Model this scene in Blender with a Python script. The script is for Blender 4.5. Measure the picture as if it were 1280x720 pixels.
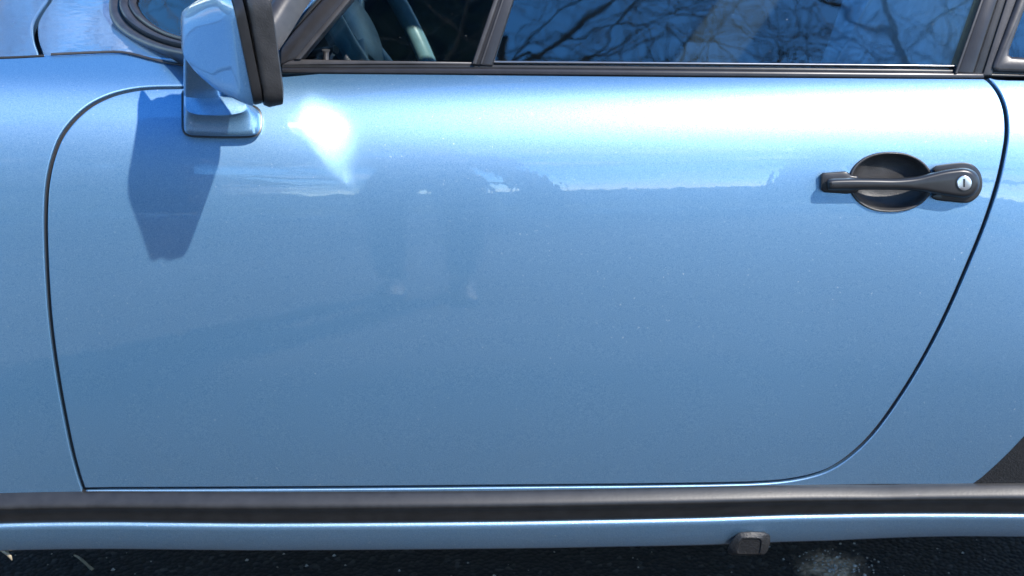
import bpy, bmesh, math, random
from mathutils import Vector, Matrix
from mathutils.geometry import delaunay_2d_cdt

for o in list(bpy.data.objects):
    bpy.data.objects.remove(o)
R = math.radians
SC = bpy.context.scene
COL = SC.collection
rnd = random.Random(7)

# ------------------------------------------------------------------ camera
CAM = Vector((0.0, -1.53, 1.27))
PITCH, YAW = 24.0, 3.3
cd = bpy.data.cameras.new('camera')
cd.lens, cd.sensor_width = 50.0, 36.0
cd.dof.use_dof, cd.dof.focus_distance, cd.dof.aperture_fstop = True, 1.63, 9.0
cd.clip_start, cd.clip_end = 0.02, 600.0
cam = bpy.data.objects.new('camera', cd)
cam.location = CAM
cam.rotation_euler = (R(90 - PITCH), 0, R(-YAW))
COL.objects.link(cam)
SC.camera = cam
FPX = 50.0 / 36.0 * 1280.0

# ------------------------------------------------------------------ sky, sun, exposure
SUN = Vector((0.46, -0.49, 0.73)).normalized()
w = bpy.data.worlds.new('World')
SC.world = w
w.use_nodes = True
nt = w.node_tree
sky = nt.nodes.new('ShaderNodeTexSky')
sky.sky_type = 'NISHITA'
sky.sun_disc = False
sky.sun_elevation = math.asin(SUN.z)
sky.sun_rotation = math.atan2(SUN.x, SUN.y)
sky.air_density, sky.dust_density, sky.ozone_density = 0.8, 0.1, 3.0
bg = nt.nodes['Background']
bg.inputs['Strength'].default_value = 0.15
hsv = nt.nodes.new('ShaderNodeHueSaturation')
hsv.inputs['Saturation'].default_value = 1.3
nt.links.new(sky.outputs[0], hsv.inputs['Color'])
# low fair-weather clouds all round the horizon, clear sky above
tcw = nt.nodes.new('ShaderNodeTexCoord')
mpw = nt.nodes.new('ShaderNodeMapping'); mpw.inputs['Scale'].default_value = (1.0, 1.0, 3.2)
nt.links.new(tcw.outputs['Generated'], mpw.inputs[0])
cn = nt.nodes.new('ShaderNodeTexNoise'); cn.inputs['Scale'].default_value = 4.2; cn.inputs['Detail'].default_value = 7; cn.inputs['Roughness'].default_value = .58
nt.links.new(mpw.outputs[0], cn.inputs['Vector'])
cr_ = nt.nodes.new('ShaderNodeMapRange'); cr_.inputs['From Min'].default_value = .50; cr_.inputs['From Max'].default_value = .66
nt.links.new(cn.outputs[0], cr_.inputs['Value'])
sw_ = nt.nodes.new('ShaderNodeSeparateXYZ'); nt.links.new(tcw.outputs['Generated'], sw_.inputs[0])
el_ = nt.nodes.new('ShaderNodeMapRange'); el_.inputs['From Min'].default_value = .50; el_.inputs['From Max'].default_value = .34
nt.links.new(sw_.outputs['Z'], el_.inputs['Value'])
cm_ = nt.nodes.new('ShaderNodeMath'); cm_.operation = 'MULTIPLY'
nt.links.new(cr_.outputs[0], cm_.inputs[0]); nt.links.new(el_.outputs[0], cm_.inputs[1])
cx_ = nt.nodes.new('ShaderNodeMixRGB'); cx_.inputs[2].default_value = (5.6, 5.4, 5.2, 1)
nt.links.new(cm_.outputs[0], cx_.inputs[0]); nt.links.new(hsv.outputs[0], cx_.inputs[1])
nt.links.new(cx_.outputs[0], bg.inputs[0])
ld = bpy.data.lights.new('sun', 'SUN')
ld.energy, ld.angle, ld.color = 2.9, R(0.7), (1.0, 0.94, 0.86)
sun = bpy.data.objects.new('sun', ld)
sun.rotation_euler = (-SUN).to_track_quat('-Z', 'Y').to_euler()
sun.location = (4, -5, 8)
COL.objects.link(sun)
SC.view_settings.view_transform = 'Standard'
SC.view_settings.look = 'None'
SC.view_settings.gamma = 1.0
SC.view_settings.use_curve_mapping = False
SC.view_settings.exposure = 1.52
SC.render.engine = 'CYCLES'
SC.cycles.use_denoising = True
SC.cycles.use_adaptive_sampling = False
SC.cycles.max_bounces = 10
SC.cycles.caustics_reflective = True
SC.cycles.blur_glossy = 0.0
SC.cycles.use_guiding = False
SC.cycles.use_surface_guiding = True
SC.cycles.guiding_training_samples = 64
SC.cycles.sample_clamp_indirect = 0.0

# ------------------------------------------------------------------ pixel rays
_M = cam.rotation_euler.to_matrix()
def ray(px, py):
    return (_M @ Vector(((px - 640) / FPX, (360 - py) / FPX, -1.0))).normalized()
def at_y(px, py, y):
    d = ray(px, py)
    return CAM + d * ((y - CAM.y) / d.y)
def at_z(px, py, z):
    d = ray(px, py)
    return CAM + d * ((z - CAM.z) / d.z)
class Plane:
    def __init__(s, o, n, up=Vector((0, 0, 1))):
        s.o, s.n = o.copy(), n.normalized()
        s.u = up.cross(s.n).normalized()
        s.v = s.n.cross(s.u).normalized()
    def px(s, px, py, wv=0.0):
        d = ray(px, py)
        return CAM + d * (((s.o + s.n * wv - CAM).dot(s.n)) / d.dot(s.n))
    def uv(s, px, py, wv=0.0):
        p = s.px(px, py, wv) - s.o
        return (p.dot(s.u), p.dot(s.v))
    def at(s, u, v, wv=0.0):
        return s.o + s.u * u + s.v * v + s.n * wv

# ------------------------------------------------------------------ body surface: a side profile swept along the car
TH = [(-.02, -16), (.20, -8), (.26, -5), (.32, -3), (.42, 0), (.50, 1.5), (.58, 3.2), (.66, 6.5), (.71, 11), (.745, 19.5),
      (.77, 29.5), (.788, 38), (.800, 45), (.808, 54), (.814, 65), (.820, 73), (.828, 77), (.840, 78), (.87, 80)]
def theta(z):
    if z <= TH[0][0]: return TH[0][1]
    for (a, ta), (b, tb) in zip(TH, TH[1:]):
        if z <= b:
            f = (z - a) / (b - a)
            f0 = f
            return ta + (tb - ta) * f0
    return TH[-1][1]
PS, PY, PZ, PT = [0.0], [0.0], [-.02], [theta(-.02)]
while PZ[-1] < .868 and PS[-1] < 1.2:
    t = R(theta(PZ[-1])); ds = .001
    PS.append(PS[-1] + ds); PY.append(PY[-1] + math.sin(t) * ds); PZ.append(PZ[-1] + math.cos(t) * ds); PT.append(theta(PZ[-1]))
# smooth the angle so that reflections run evenly
for it in range(2):
    k = 14
    acc = [0.0]
    for v in PT: acc.append(acc[-1] + v)
    PT = [(acc[min(len(PT), i + k + 1)] - acc[max(0, i - k)]) / (min(len(PT), i + k + 1) - max(0, i - k)) for i in range(len(PT))]
PY, PZ = [0.0], [-.02]
for i in range(1, len(PS)):
    t = R(PT[i - 1]); PY.append(PY[-1] + math.sin(t) * .001); PZ.append(PZ[-1] + math.cos(t) * .001)
i0 = min(range(len(PZ)), key=lambda i: abs(PZ[i] - .5))
y0 = PY[i0]
PY = [v - y0 for v in PY]
SMAX = PS[-1]
def sm(a, b, x):
    f = max(0.0, min(1.0, (x - a) / (b - a)))
    return f * f * (3 - 2 * f)
def flare(x, z):          # plan curvature, and the wider rear wing
    d = .022 * (x - .05) ** 2
    d -= .055 * sm(.42, 1.15, x) * (1 - .8 * sm(.45, .85, z))
    d -= .070 * (1 - sm(-1.25, -.38, x)) * (1 - .5 * sm(.5, .85, z))
    return d
def zlift(x, z):         # the wing's shoulder climbs towards the front
    return .036 * max(0.0, -.14 - x) * sm(.60, .80, z)
def prof(s):
    f = max(0.0, min(SMAX - .0011, s)) / .001
    i = int(f); f -= i
    L = lambda A: A[i] + (A[i + 1] - A[i]) * f
    return L(PY), L(PZ)
def body(x, s, wv=0.0):
    y, z = prof(s)
    p = Vector((x, y + flare(x, z), z + zlift(x, z)))
    return p + body_n(x, s) * wv if wv else p
def body_n(x, s):
    e = .002
    a = body(x - e, s); b = body(x + e, s)
    c = body(x, s - e); d = body(x, s + e)
    n = (b - a).cross(d - c)
    return n.normalized()
def s_of_z(z):
    lo, hi = 0, len(PZ) - 1
    while hi - lo > 1:
        m = (lo + hi) // 2
        if PZ[m] < z: lo = m
        else: hi = m
    f = (z - PZ[lo]) / max(1e-9, PZ[hi] - PZ[lo])
    return (lo + max(0, min(1, f))) * .001
def hit(px, py):          # first meeting of a pixel's ray with the body surface -> (x, s)
    d = ray(px, py)
    def F(t):
        p = CAM + d * t
        zr = p.z
        for _ in range(6): zr = p.z - zlift(p.x, zr)
        s = s_of_z(min(zr, PZ[-1])); y, z = prof(s)
        return p.y - (y + flare(p.x, zr)) + (0 if zr <= PZ[-1] else -9), p, s
    t, prev = 1.2, None
    while t < 2.6:
        f, p, s = F(t)
        if f > 0:
            lo, hi = t - .004, t
            for _ in range(30):
                m = (lo + hi) / 2
                if F(m)[0] > 0: hi = m
                else: lo = m
            f, p, s = F(hi)
            return (p.x, s)
        t += .004
    p = CAM + d * ((PZ[-1] - CAM.z) / d.z)
    return (p.x, SMAX)

# ------------------------------------------------------------------ object helpers
def tag(o, label=None, cat=None, group=None, kind=None):
    if label: o['label'] = label
    if cat: o['category'] = cat
    if group: o['group'] = group
    if kind: o['kind'] = kind
    return o
def empty(name, loc=(0, 0, 0), **kw):
    o = bpy.data.objects.new(name, None)
    o.location = loc
    COL.objects.link(o)
    return tag(o, **kw)
def mesh_obj(name, verts, faces, mat, parent=None, smooth=True, normals=None):
    me = bpy.data.meshes.new(name)
    me.from_pydata([tuple(v) for v in verts], [], faces)
    me.validate()
    me.update()
    if smooth:
        me.polygons.foreach_set('use_smooth', [True] * len(me.polygons))
    if normals:
        me.normals_split_custom_set_from_vertices([tuple(n) for n in normals])
    if mat: me.materials.append(mat)
    o = bpy.data.objects.new(name, me)
    COL.objects.link(o)
    if parent: o.parent = parent
    return o
def bm_obj(name, bm, mat, parent=None, smooth_angle=35):
    me = bpy.data.meshes.new(name)
    bmesh.ops.recalc_face_normals(bm, faces=bm.faces)
    for f in bm.faces: f.smooth = True
    ca = math.cos(R(smooth_angle))
    for e in bm.edges:
        if len(e.link_faces) == 2 and e.link_faces[0].normal.dot(e.link_faces[1].normal) < ca:
            e.smooth = False
    bm.to_mesh(me); bm.free()
    if mat: me.materials.append(mat)
    o = bpy.data.objects.new(name, me)
    COL.objects.link(o)
    if parent: o.parent = parent
    return o
def spline(pts, step=None, n=None, closed=False):
    """Catmull-Rom through points (tuples of any length), resampled evenly."""
    P = [Vector(p) for p in pts]
    out = []
    m = len(P)
    rng = range(m if closed else m - 1)
    for i in rng:
        p1, p2 = P[i], P[(i + 1) % m]
        p0 = P[(i - 1) % m] if closed or i > 0 else p1 * 2 - p2
        p3 = P[(i + 2) % m] if closed or i + 2 < m else p2 * 2 - p1
        for k in range(16):
            t = k / 16
            out.append(.5 * ((2 * p1) + (p2 - p0) * t + (2 * p0 - 5 * p1 + 4 * p2 - p3) * t * t + (3 * p1 - p0 - 3 * p2 + p3) * t ** 3))
    if not closed: out.append(P[-1])
    else: out.append(P[0])
    return resample(out, step, n, closed)
def resample(P, step=None, n=None, closed=False):
    P = [Vector(p) for p in P]
    L = [0.0]
    for a, b in zip(P, P[1:]): L.append(L[-1] + (b - a).length)
    if n is None: n = max(1, int(round(L[-1] / step)))
    out, j = [], 0
    for i in range(n + 1):
        d = L[-1] * i / n
        while j < len(L) - 2 and L[j + 1] < d: j += 1
        f = (d - L[j]) / max(1e-12, L[j + 1] - L[j])
        out.append(P[j].lerp(P[j + 1], f))
    return out[:-1] if closed else out
def area2(P): return sum(P[i][0] * P[(i + 1) % len(P)][1] - P[(i + 1) % len(P)][0] * P[i][1] for i in range(len(P))) / 2
def offset_in(P, d):      # P counter-clockwise; d > 0 goes inward; mitred
    n, out = len(P), []
    for i in range(n):
        a, b, c = P[i - 1], P[i], P[(i + 1) % n]
        t1 = Vector((b[0] - a[0], b[1] - a[1])); t2 = Vector((c[0] - b[0], c[1] - b[1]))
        if t1.length < 1e-9: t1 = t2
        if t2.length < 1e-9: t2 = t1
        t1.normalize(); t2.normalize()
        n1 = Vector((-t1.y, t1.x)); n2 = Vector((-t2.y, t2.x))
        m = n1 + n2
        if m.length < 1e-6: m = n1
        m.normalize()
        k = min(1.8, 1 / max(.3, m.dot(n1)))
        out.append((b[0] + m.x * d * k, b[1] + m.y * d * k))
    return out
def inside(p, P):
    c, n, j = False, len(P), len(P) - 1
    x, y = p
    for i in range(n):
        xi, yi = P[i][0], P[i][1]; xj, yj = P[j][0], P[j][1]
        if (yi > y) != (yj > y) and x < (xj - xi) * (y - yi) / (yj - yi) + xi: c = not c
        j = i
    return c
def panel(name, poly, mat, parent, gap=.0023, holes=(), roll=.0017, depth=.0014, gx=.016, gs=.007, flange=.012, surf=None, surf_n=None, clean=None):
    """Body panel: outline in (x, s) on the body surface, with rolled edges and a flange turned inward."""
    S, N = surf or body, surf_n or body_n
    P = [(p[0], p[1]) for p in poly]
    if area2(P) < 0: P.reverse()
    loops = []
    base = offset_in(P, gap)
    bands = [(0.0, -depth, 66), (roll * .3, -depth * .38, 40), (roll * .65, -depth * .08, 15), (roll, 0.0, 0)]
    co, nor, W, edges, idx_loops = [], [], [], [], []
    def add_loop(L, sgn, wv, tilt):
        st = len(co); n = len(L)
        for i in range(n):
            a, b = L[i - 1], L[(i + 1) % n]
            t = Vector((b[0] - a[0], b[1] - a[1])).normalized()
            co.append(Vector((L[i][0], L[i][1]))); W.append(wv)
            nor.append((Vector((t.y, -t.x)) * sgn, tilt))
        edges.extend((st + i, st + (i + 1) % n) for i in range(n))
        idx_loops.append(list(range(st, st + n)))
    for d, wv, tl in bands: add_loop(offset_in(base, d), 1, wv, tl)
    hole_polys = []
    for H in holes:
        H = [(p[0], p[1]) for p in H]
        if area2(H) < 0: H.reverse()
        hole_polys.append(H)
        for d, wv, tl in bands: add_loop(offset_in(H, -d), -1, wv, tl)
    inner = offset_in(base, roll + .003)
    xs = [p[0] for p in P]; ss = [p[1] for p in P]
    nx = max(2, int((max(xs) - min(xs)) / gx)); ns = max(2, int((max(ss) - min(ss)) / gs))
    big_holes = [offset_in(H, -(roll + .004)) for H in hole_polys]
    for i in range(nx + 1):
        for j in range(ns + 1):
            p = (min(xs) + (max(xs) - min(xs)) * i / nx + (j % 2) * .0003, min(ss) + (max(ss) - min(ss)) * j / ns)
            if inside(p, inner) and not any(inside(p, H) for H in big_holes):
                co.append(Vector(p)); W.append(0.0); nor.append((None, 0))
    vs, es, fs, ov, oe, of = delaunay_2d_cdt(co, edges, [], 0, 1e-7)
    V, NN, UV = [], [], []
    for v, src in zip(vs, ov):
        k = src[0] if src else None
        wv = W[k] if k is not None else 0.0
        n = N(v.x, v.y)
        V.append(S(v.x, v.y) + n * wv)
        if k is not None and nor[k][0] is not None and nor[k][1]:
            e = nor[k][0]; q = .002
            t = (S(v.x + e.x * q, v.y + e.y * q) - S(v.x - e.x * q, v.y - e.y * q)).normalized()
            a = R(nor[k][1]); n = (n * math.cos(a) + t * math.sin(a)).normalized()
        NN.append(n); UV.append(v)
    F = []
    for f in fs:
        c = (UV[f[0]] + UV[f[1]] + UV[f[2]]) / 3
        if inside((c.x, c.y), base) and not any(inside((c.x, c.y), H) for H in hole_polys):
            F.append(tuple(f))
    # flanges
    def find(pt):
        return pt
    flo = [(base, 1)] + [(H, -1) for H in hole_polys]
    for L, sgn in flo:
        st = len(V); n = len(L)
        for i in range(n):
            a, b = L[i - 1], L[(i + 1) % n]
            nb = N(*L[i]); q = .002
            t = Vector((b[0] - a[0], b[1] - a[1])).normalized()
            e = Vector((t.y, -t.x)) * sgn
            tt = (S(L[i][0] + e.x * q, L[i][1] + e.y * q) - S(L[i][0] - e.x * q, L[i][1] - e.y * q)).normalized()
            p = S(*L[i])
            V.append(p - nb * depth); V.append(p - nb * flange); NN.append(tt); NN.append(tt)
        for i in range(n):
            j = (i + 1) % n
            q = (st + 2 * i, st + 2 * i + 1, st + 2 * j + 1, st + 2 * j)
            F.append(q if sgn > 0 else q[::-1])
    return mesh_obj(name, V, F, mat, parent, True, NN)

def plate(name, pts, pl, w0, w1, bevel, mat, parent, angle=50):
    """Prism on a plane: outline in (u, v), from w0 to w1, its front edge bevelled."""
    P = [tuple(p[:2]) for p in pts]
    if area2(P) < 0: P.reverse()
    rings = [(P, w0), (P, w1 - bevel), (offset_in(P, bevel * .3), w1 - bevel * .3), (offset_in(P, bevel), w1)]
    bm = bmesh.new()
    R_ = [[bm.verts.new(pl.at(p[0], p[1], wv)) for p in L] for L, wv in rings]
    n = len(P)
    for a, b in zip(R_, R_[1:]):
        for i in range(n): bm.faces.new((a[i], a[(i + 1) % n], b[(i + 1) % n], b[i]))
    bm.faces.new(R_[-1]); bm.faces.new(R_[0][::-1])
    return bm_obj(name, bm, mat, parent, angle)
def loft(name, secs, mat, parent, cap=(True, True), smooth_angle=40, closed=True):
    bm = bmesh.new()
    R_ = [[bm.verts.new(p) for p in L] for L in secs]
    n = len(secs[0])
    for a, b in zip(R_, R_[1:]):
        for i in range(n if closed else n - 1): bm.faces.new((a[i], a[(i + 1) % n], b[(i + 1) % n], b[i]))
    if cap[0]: bm.faces.new(R_[0][::-1])
    if cap[1]: bm.faces.new(R_[-1])
    return bm_obj(name, bm, mat, parent, smooth_angle)
def tube_geo(bm, pts, rads, n=8, cap=True):
    pts = [Vector(p) for p in pts]
    prev, ref = None, None
    for i, p in enumerate(pts):
        t = (pts[min(i + 1, len(pts) - 1)] - pts[max(i - 1, 0)]).normalized()
        if ref is None:
            ref = t.orthogonal().normalized()
        ref = (ref - t * ref.dot(t)).normalized()
        b = t.cross(ref)
        r = rads[i] if isinstance(rads, (list, tuple)) else rads
        ring = [bm.verts.new(p + (ref * math.cos(2 * math.pi * k / n) + b * math.sin(2 * math.pi * k / n)) * r) for k in range(n)]
        if prev:
            for k in range(n): bm.faces.new((prev[k], prev[(k + 1) % n], ring[(k + 1) % n], ring[k]))
        elif cap: bm.faces.new(ring[::-1])
        prev = ring
    if cap: bm.faces.new(prev)
def tube(name, pts, rads, mat, parent, n=12):
    bm = bmesh.new(); tube_geo(bm, pts, rads, n)
    return bm_obj(name, bm, mat, parent, 50)
def box(name, lo, hi, mat, parent, bev=.01, rot=None, seg=3):
    bm = bmesh.new()
    bmesh.ops.create_cube(bm, size=1)
    c = (Vector(lo) + Vector(hi)) / 2; d = Vector(hi) - Vector(lo)
    for v in bm.verts: v.co = Vector((v.co.x * d.x, v.co.y * d.y, v.co.z * d.z))
    if bev: bmesh.ops.bevel(bm, geom=list(bm.edges), offset=bev, segments=seg, profile=.5, affect='EDGES')
    if rot is not None: bm.transform(rot.to_4x4())
    for v in bm.verts: v.co += c
    return bm_obj(name, bm, mat, parent, 40)
def rrect(cx, cy, hx, hy, r, n=5, e=None):
    out = []
    for (sx, sy, a0) in ((1, 1, 0), (-1, 1, 90), (-1, -1, 180), (1, -1, 270)):
        for k in range(n + 1):
            a = R(a0 + 90 * k / n)
            out.append((cx + sx * (hx - r) + r * math.cos(a), cy + sy * (hy - r) + r * math.sin(a)))
    return out

# ------------------------------------------------------------------ materials
def material(name):
    m = bpy.data.materials.new(name); m.use_nodes = True
    return m, m.node_tree, m.node_tree.nodes['Principled BSDF']
def noise(nt, scale, detail=3, rough=.55, coords=None, vec=None):
    n = nt.nodes.new('ShaderNodeTexNoise')
    n.inputs['Scale'].default_value = scale; n.inputs['Detail'].default_value = detail; n.inputs['Roughness'].default_value = rough
    if vec is None:
        tc = nt.nodes.new('ShaderNodeTexCoord'); vec = tc.outputs['Object']
    nt.links.new(vec, n.inputs['Vector'])
    return n
def ramp(nt, src, stops):
    r = nt.nodes.new('ShaderNodeValToRGB')
    cr = r.color_ramp
    while len(cr.elements) < len(stops): cr.elements.new(.5)
    for e, (p, c) in zip(cr.elements, stops):
        e.position = p; e.color = (*c, 1) if len(c) == 3 else c
    nt.links.new(src, r.inputs['Fac'])
    return r
def math_n(nt, op, a, b=None, clamp=False):
    n = nt.nodes.new('ShaderNodeMath'); n.operation = op; n.use_clamp = clamp
    for i, v in enumerate((a, b)):
        if v is None: continue
        if isinstance(v, (int, float)): n.inputs[i].default_value = v
        else: nt.links.new(v, n.inputs[i])
    return n.outputs[0]
def bump(nt, height, strength, dist, normal=None):
    b = nt.nodes.new('ShaderNodeBump')
    b.inputs['Strength'].default_value = strength; b.inputs['Distance'].default_value = dist
    nt.links.new(height, b.inputs['Height'])
    if normal is not None: nt.links.new(normal, b.inputs['Normal'])
    return b
def simple(name, col, rough=.5, metal=0.0, var=.12, scale=60, bstr=.15, bscale=400, bdist=.0006, coat=0.0, spec=.5):
    m, nt, p = material(name)
    n = noise(nt, scale, 4)
    lo = tuple(c * (1 - var) for c in col); hi = tuple(min(1, c * (1 + var)) for c in col)
    r = ramp(nt, n.outputs[0], [(.3, lo), (.7, hi)])
    nt.links.new(r.outputs[0], p.inputs['Base Color'])
    p.inputs['Roughness'].default_value = rough; p.inputs['Metallic'].default_value = metal
    p.inputs['Coat Weight'].default_value = coat; p.inputs['Specular IOR Level'].default_value = spec
    if bstr:
        b = bump(nt, noise(nt, bscale, 3).outputs[0], bstr, bdist)
        nt.links.new(b.outputs[0], p.inputs['Normal'])
    return m
def paint_material(name):
    m, nt, p = material(name)
    tc = nt.nodes.new('ShaderNodeTexCoord'); ob = tc.outputs['Object']
    fl = noise(nt, 900, 2, .6, vec=ob)
    r = ramp(nt, fl.outputs[0], [(.30, (.030, .228, .455)), (.52, (.036, .260, .500)), (.72, (.046, .290, .540))])
    dn = noise(nt, 240, 1, .5, vec=ob)
    dr = ramp(nt, dn.outputs[0], [(.735, (0, 0, 0)), (.78, (1, 1, 1))])
    dm = nt.nodes.new('ShaderNodeMixRGB'); dm.inputs[2].default_value = (.55, .66, .74, 1)
    nt.links.new(math_n(nt, 'MULTIPLY', math_n(nt, 'MULTIPLY', dr.outputs[0], .6), ramp(nt, noise(nt, 4.5, 3, .6, vec=ob).outputs[0], [(.42, (.1, .1, .1)), (.62, (1, 1, 1))]).outputs[0]), dm.inputs[0])
    nt.links.new(r.outputs[0], dm.inputs[1])
    nt.links.new(dm.outputs[0], p.inputs['Base Color'])
    # grime low on the body
    sz = nt.nodes.new('ShaderNodeSeparateXYZ'); nt.links.new(ob, sz.inputs[0])
    gz_ = nt.nodes.new('ShaderNodeMapRange'); gz_.inputs['From Min'].default_value = .46; gz_.inputs['From Max'].default_value = .20; gz_.inputs['To Max'].default_value = .34
    nt.links.new(sz.outputs['Z'], gz_.inputs['Value'])
    gn = noise(nt, 6, 6, .65, vec=ob)
    gm = nt.nodes.new('ShaderNodeMixRGB'); gm.inputs[2].default_value = (.34, .32, .30, 1)
    nt.links.new(math_n(nt, 'MULTIPLY', gz_.outputs[0], gn.outputs[0]), gm.inputs[0])
    nt.links.new(dm.outputs[0], gm.inputs[1])
    nt.links.new(gm.outputs[0], p.inputs['Base Color'])
    p.inputs['Metallic'].default_value = .80
    p.inputs['Roughness'].default_value = .47
    # aluminium flake in the blue pigment: a second, paler and glossier lobe
    q = nt.nodes.new('ShaderNodeBsdfPrincipled')
    q.inputs['Base Color'].default_value = (.80, .79, .77, 1)
    q.inputs['Metallic'].default_value = 1.0
    q.inputs['Roughness'].default_value = .52
    fk = noise(nt, 900, 2, .6, vec=ob)
    mr = nt.nodes.new('ShaderNodeMapRange')
    mr.inputs['From Min'].default_value = .3; mr.inputs['From Max'].default_value = .7
    mr.inputs['To Min'].default_value = FLAKE - .08; mr.inputs['To Max'].default_value = FLAKE + .08
    nt.links.new(fk.outputs[0], mr.inputs['Value'])
    mx = nt.nodes.new('ShaderNodeMixShader')
    nt.links.new(mr.outputs[0], mx.inputs[0]); nt.links.new(p.outputs[0], mx.inputs[1]); nt.links.new(q.outputs[0], mx.inputs[2])
    nt.links.new(mx.outputs[0], nt.nodes['Material Output'].inputs[0])
    # orange peel on the clear coat, coarser stone-chip texture low on the body
    sep = nt.nodes.new('ShaderNodeSeparateXYZ'); nt.links.new(ob, sep.inputs[0])
    low = nt.nodes.new('ShaderNodeMapRange'); low.inputs['From Min'].default_value = .52; low.inputs['From Max'].default_value = .22
    low.inputs['To Min'].default_value = .0; low.inputs['To Max'].default_value = 1.0
    nt.links.new(sep.outputs['Z'], low.inputs['Value'])
    peel = noise(nt, 70, 2, .5, vec=ob)
    b1 = bump(nt, peel.outputs[0], .13, .0006)
    chip = noise(nt, 330, 3, .6, vec=ob)
    hgt = math_n(nt, 'MULTIPLY', chip.outputs[0], low.outputs[0])
    b2 = bump(nt, hgt, .50, .0012, b1.outputs[0])
    b3 = bump(nt, fl.outputs[0], .10, .0004)
    b4 = bump(nt, hgt, .22, .0012, b3.outputs[0])
    for n in (p, q):
        n.inputs['Coat Weight'].default_value = 1.0
        n.inputs['Coat Roughness'].default_value = .015
        n.inputs['Coat IOR'].default_value = 1.72
        nt.links.new(b2.outputs[0], n.inputs['Coat Normal'])
        nt.links.new(b4.outputs[0], n.inputs['Normal'])
    return m
FLAKE = .22
M_PAINT = paint_material('metallic_blue_paint')
M_RUBBER = simple('black_rubber', (.016, .016, .0165), .36, var=.25, bstr=.12, bscale=260)
M_TRIM = simple('grey_black_anodised_trim', (.026, .025, .027), .30, .2, var=.15, bstr=.06, bscale=300)
M_SEAL = simple('weathered_rubber_seal', (.034, .032, .033), .38, var=.25, bstr=.15, bscale=200)
M_PLASTIC = simple('textured_black_plastic', (.030, .0295, .030), .42, var=.3, bstr=.5, bscale=700, bdist=.0008)
M_SATIN = simple('satin_black_metal', (.020, .020, .021), .31, .0, var=.12, bstr=.03, bscale=300)
M_BRIGHT = simple('brushed_grey_metal', (.42, .41, .41), .30, .9, var=.1, bstr=.05)
M_CHROME = simple('lock_chrome', (.80, .80, .80), .34, 1.0, var=.05, bstr=.02)
M_DARK = simple('cavity_shade_tone', (.008, .008, .009), .8, var=.2, bstr=0)
M_GUARD = simple('black_stone_guard_film', (.013, .013, .0135), .50, var=.6, scale=420, bstr=.8, bscale=380, bdist=.0012)
M_LEATHER = simple('blue_leather', (.16, .34, .50), .48, var=.15, bstr=.5, bscale=260, bdist=.0012)
M_DASH = simple('dark_vinyl', (.018, .024, .028), .55, var=.2, bstr=.4, bscale=300)
M_TEAL = simple('grey_teal_vinyl', (.13, .21, .22), .38, var=.12, bstr=.2, bscale=300)
M_STITCH = simple('pale_thread', (.55, .66, .72), .7, bstr=0)
M_TYRE = simple('tyre_rubber', (.022, .022, .022), .8, var=.3, bstr=.4, bscale=120)
M_BARK = simple('grey_bark', (.115, .095, .075), .9, var=.35, scale=14, bstr=.6, bscale=40, bdist=.01)
M_BARKPALE = simple('pale_bark', (.20, .165, .125), .9, var=.3, scale=14, bstr=.6, bscale=40, bdist=.01)
M_LEAF = simple('evergreen_foliage', (.030, .050, .024), .7, var=.4, scale=5, bstr=0)
M_WALL = simple('pale_render', (.68, .66, .62), .85, var=.08, scale=3, bstr=.2, bscale=60)
M_ROOF = simple('grey_slate', (.10, .10, .11), .7, var=.2, scale=8, bstr=.3, bscale=30)
M_DENIM = simple('dark_denim', (.028, .036, .060), .85, var=.25, bstr=.3)
M_JACKET = simple('charcoal_jacket', (.030, .030, .034), .8, var=.2, bstr=.3)
M_SKIN = simple('skin', (.55, .34, .25), .5, var=.08, bstr=.1)
M_HAIR = simple('brown_hair', (.05, .032, .02), .6, var=.3, bstr=.3)
M_SHOE = simple('brown_shoe', (.03, .022, .018), .45, var=.2, bstr=.2)
M_TWIG = simple('dry_stem', (.40, .33, .22), .8, var=.3, bstr=.3)
M_GRASS = simple('verge_grass', (.075, .10, .035), .9, var=.4, scale=9, bstr=.6, bscale=60, bdist=.02)
def mirror_glass():
    m, nt, p = material('silvered_glass')
    p.inputs['Base Color'].default_value = (.86, .88, .88, 1)
    p.inputs['Metallic'].default_value = 1; p.inputs['Roughness'].default_value = .12
    n = noise(nt, 8, 2); r = ramp(nt, n.outputs[0], [(0, (.83, .85, .85)), (1, (.88, .90, .90))])
    nt.links.new(r.outputs[0], p.inputs['Base Color'])
    return m
M_MIRROR = mirror_glass()
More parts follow.
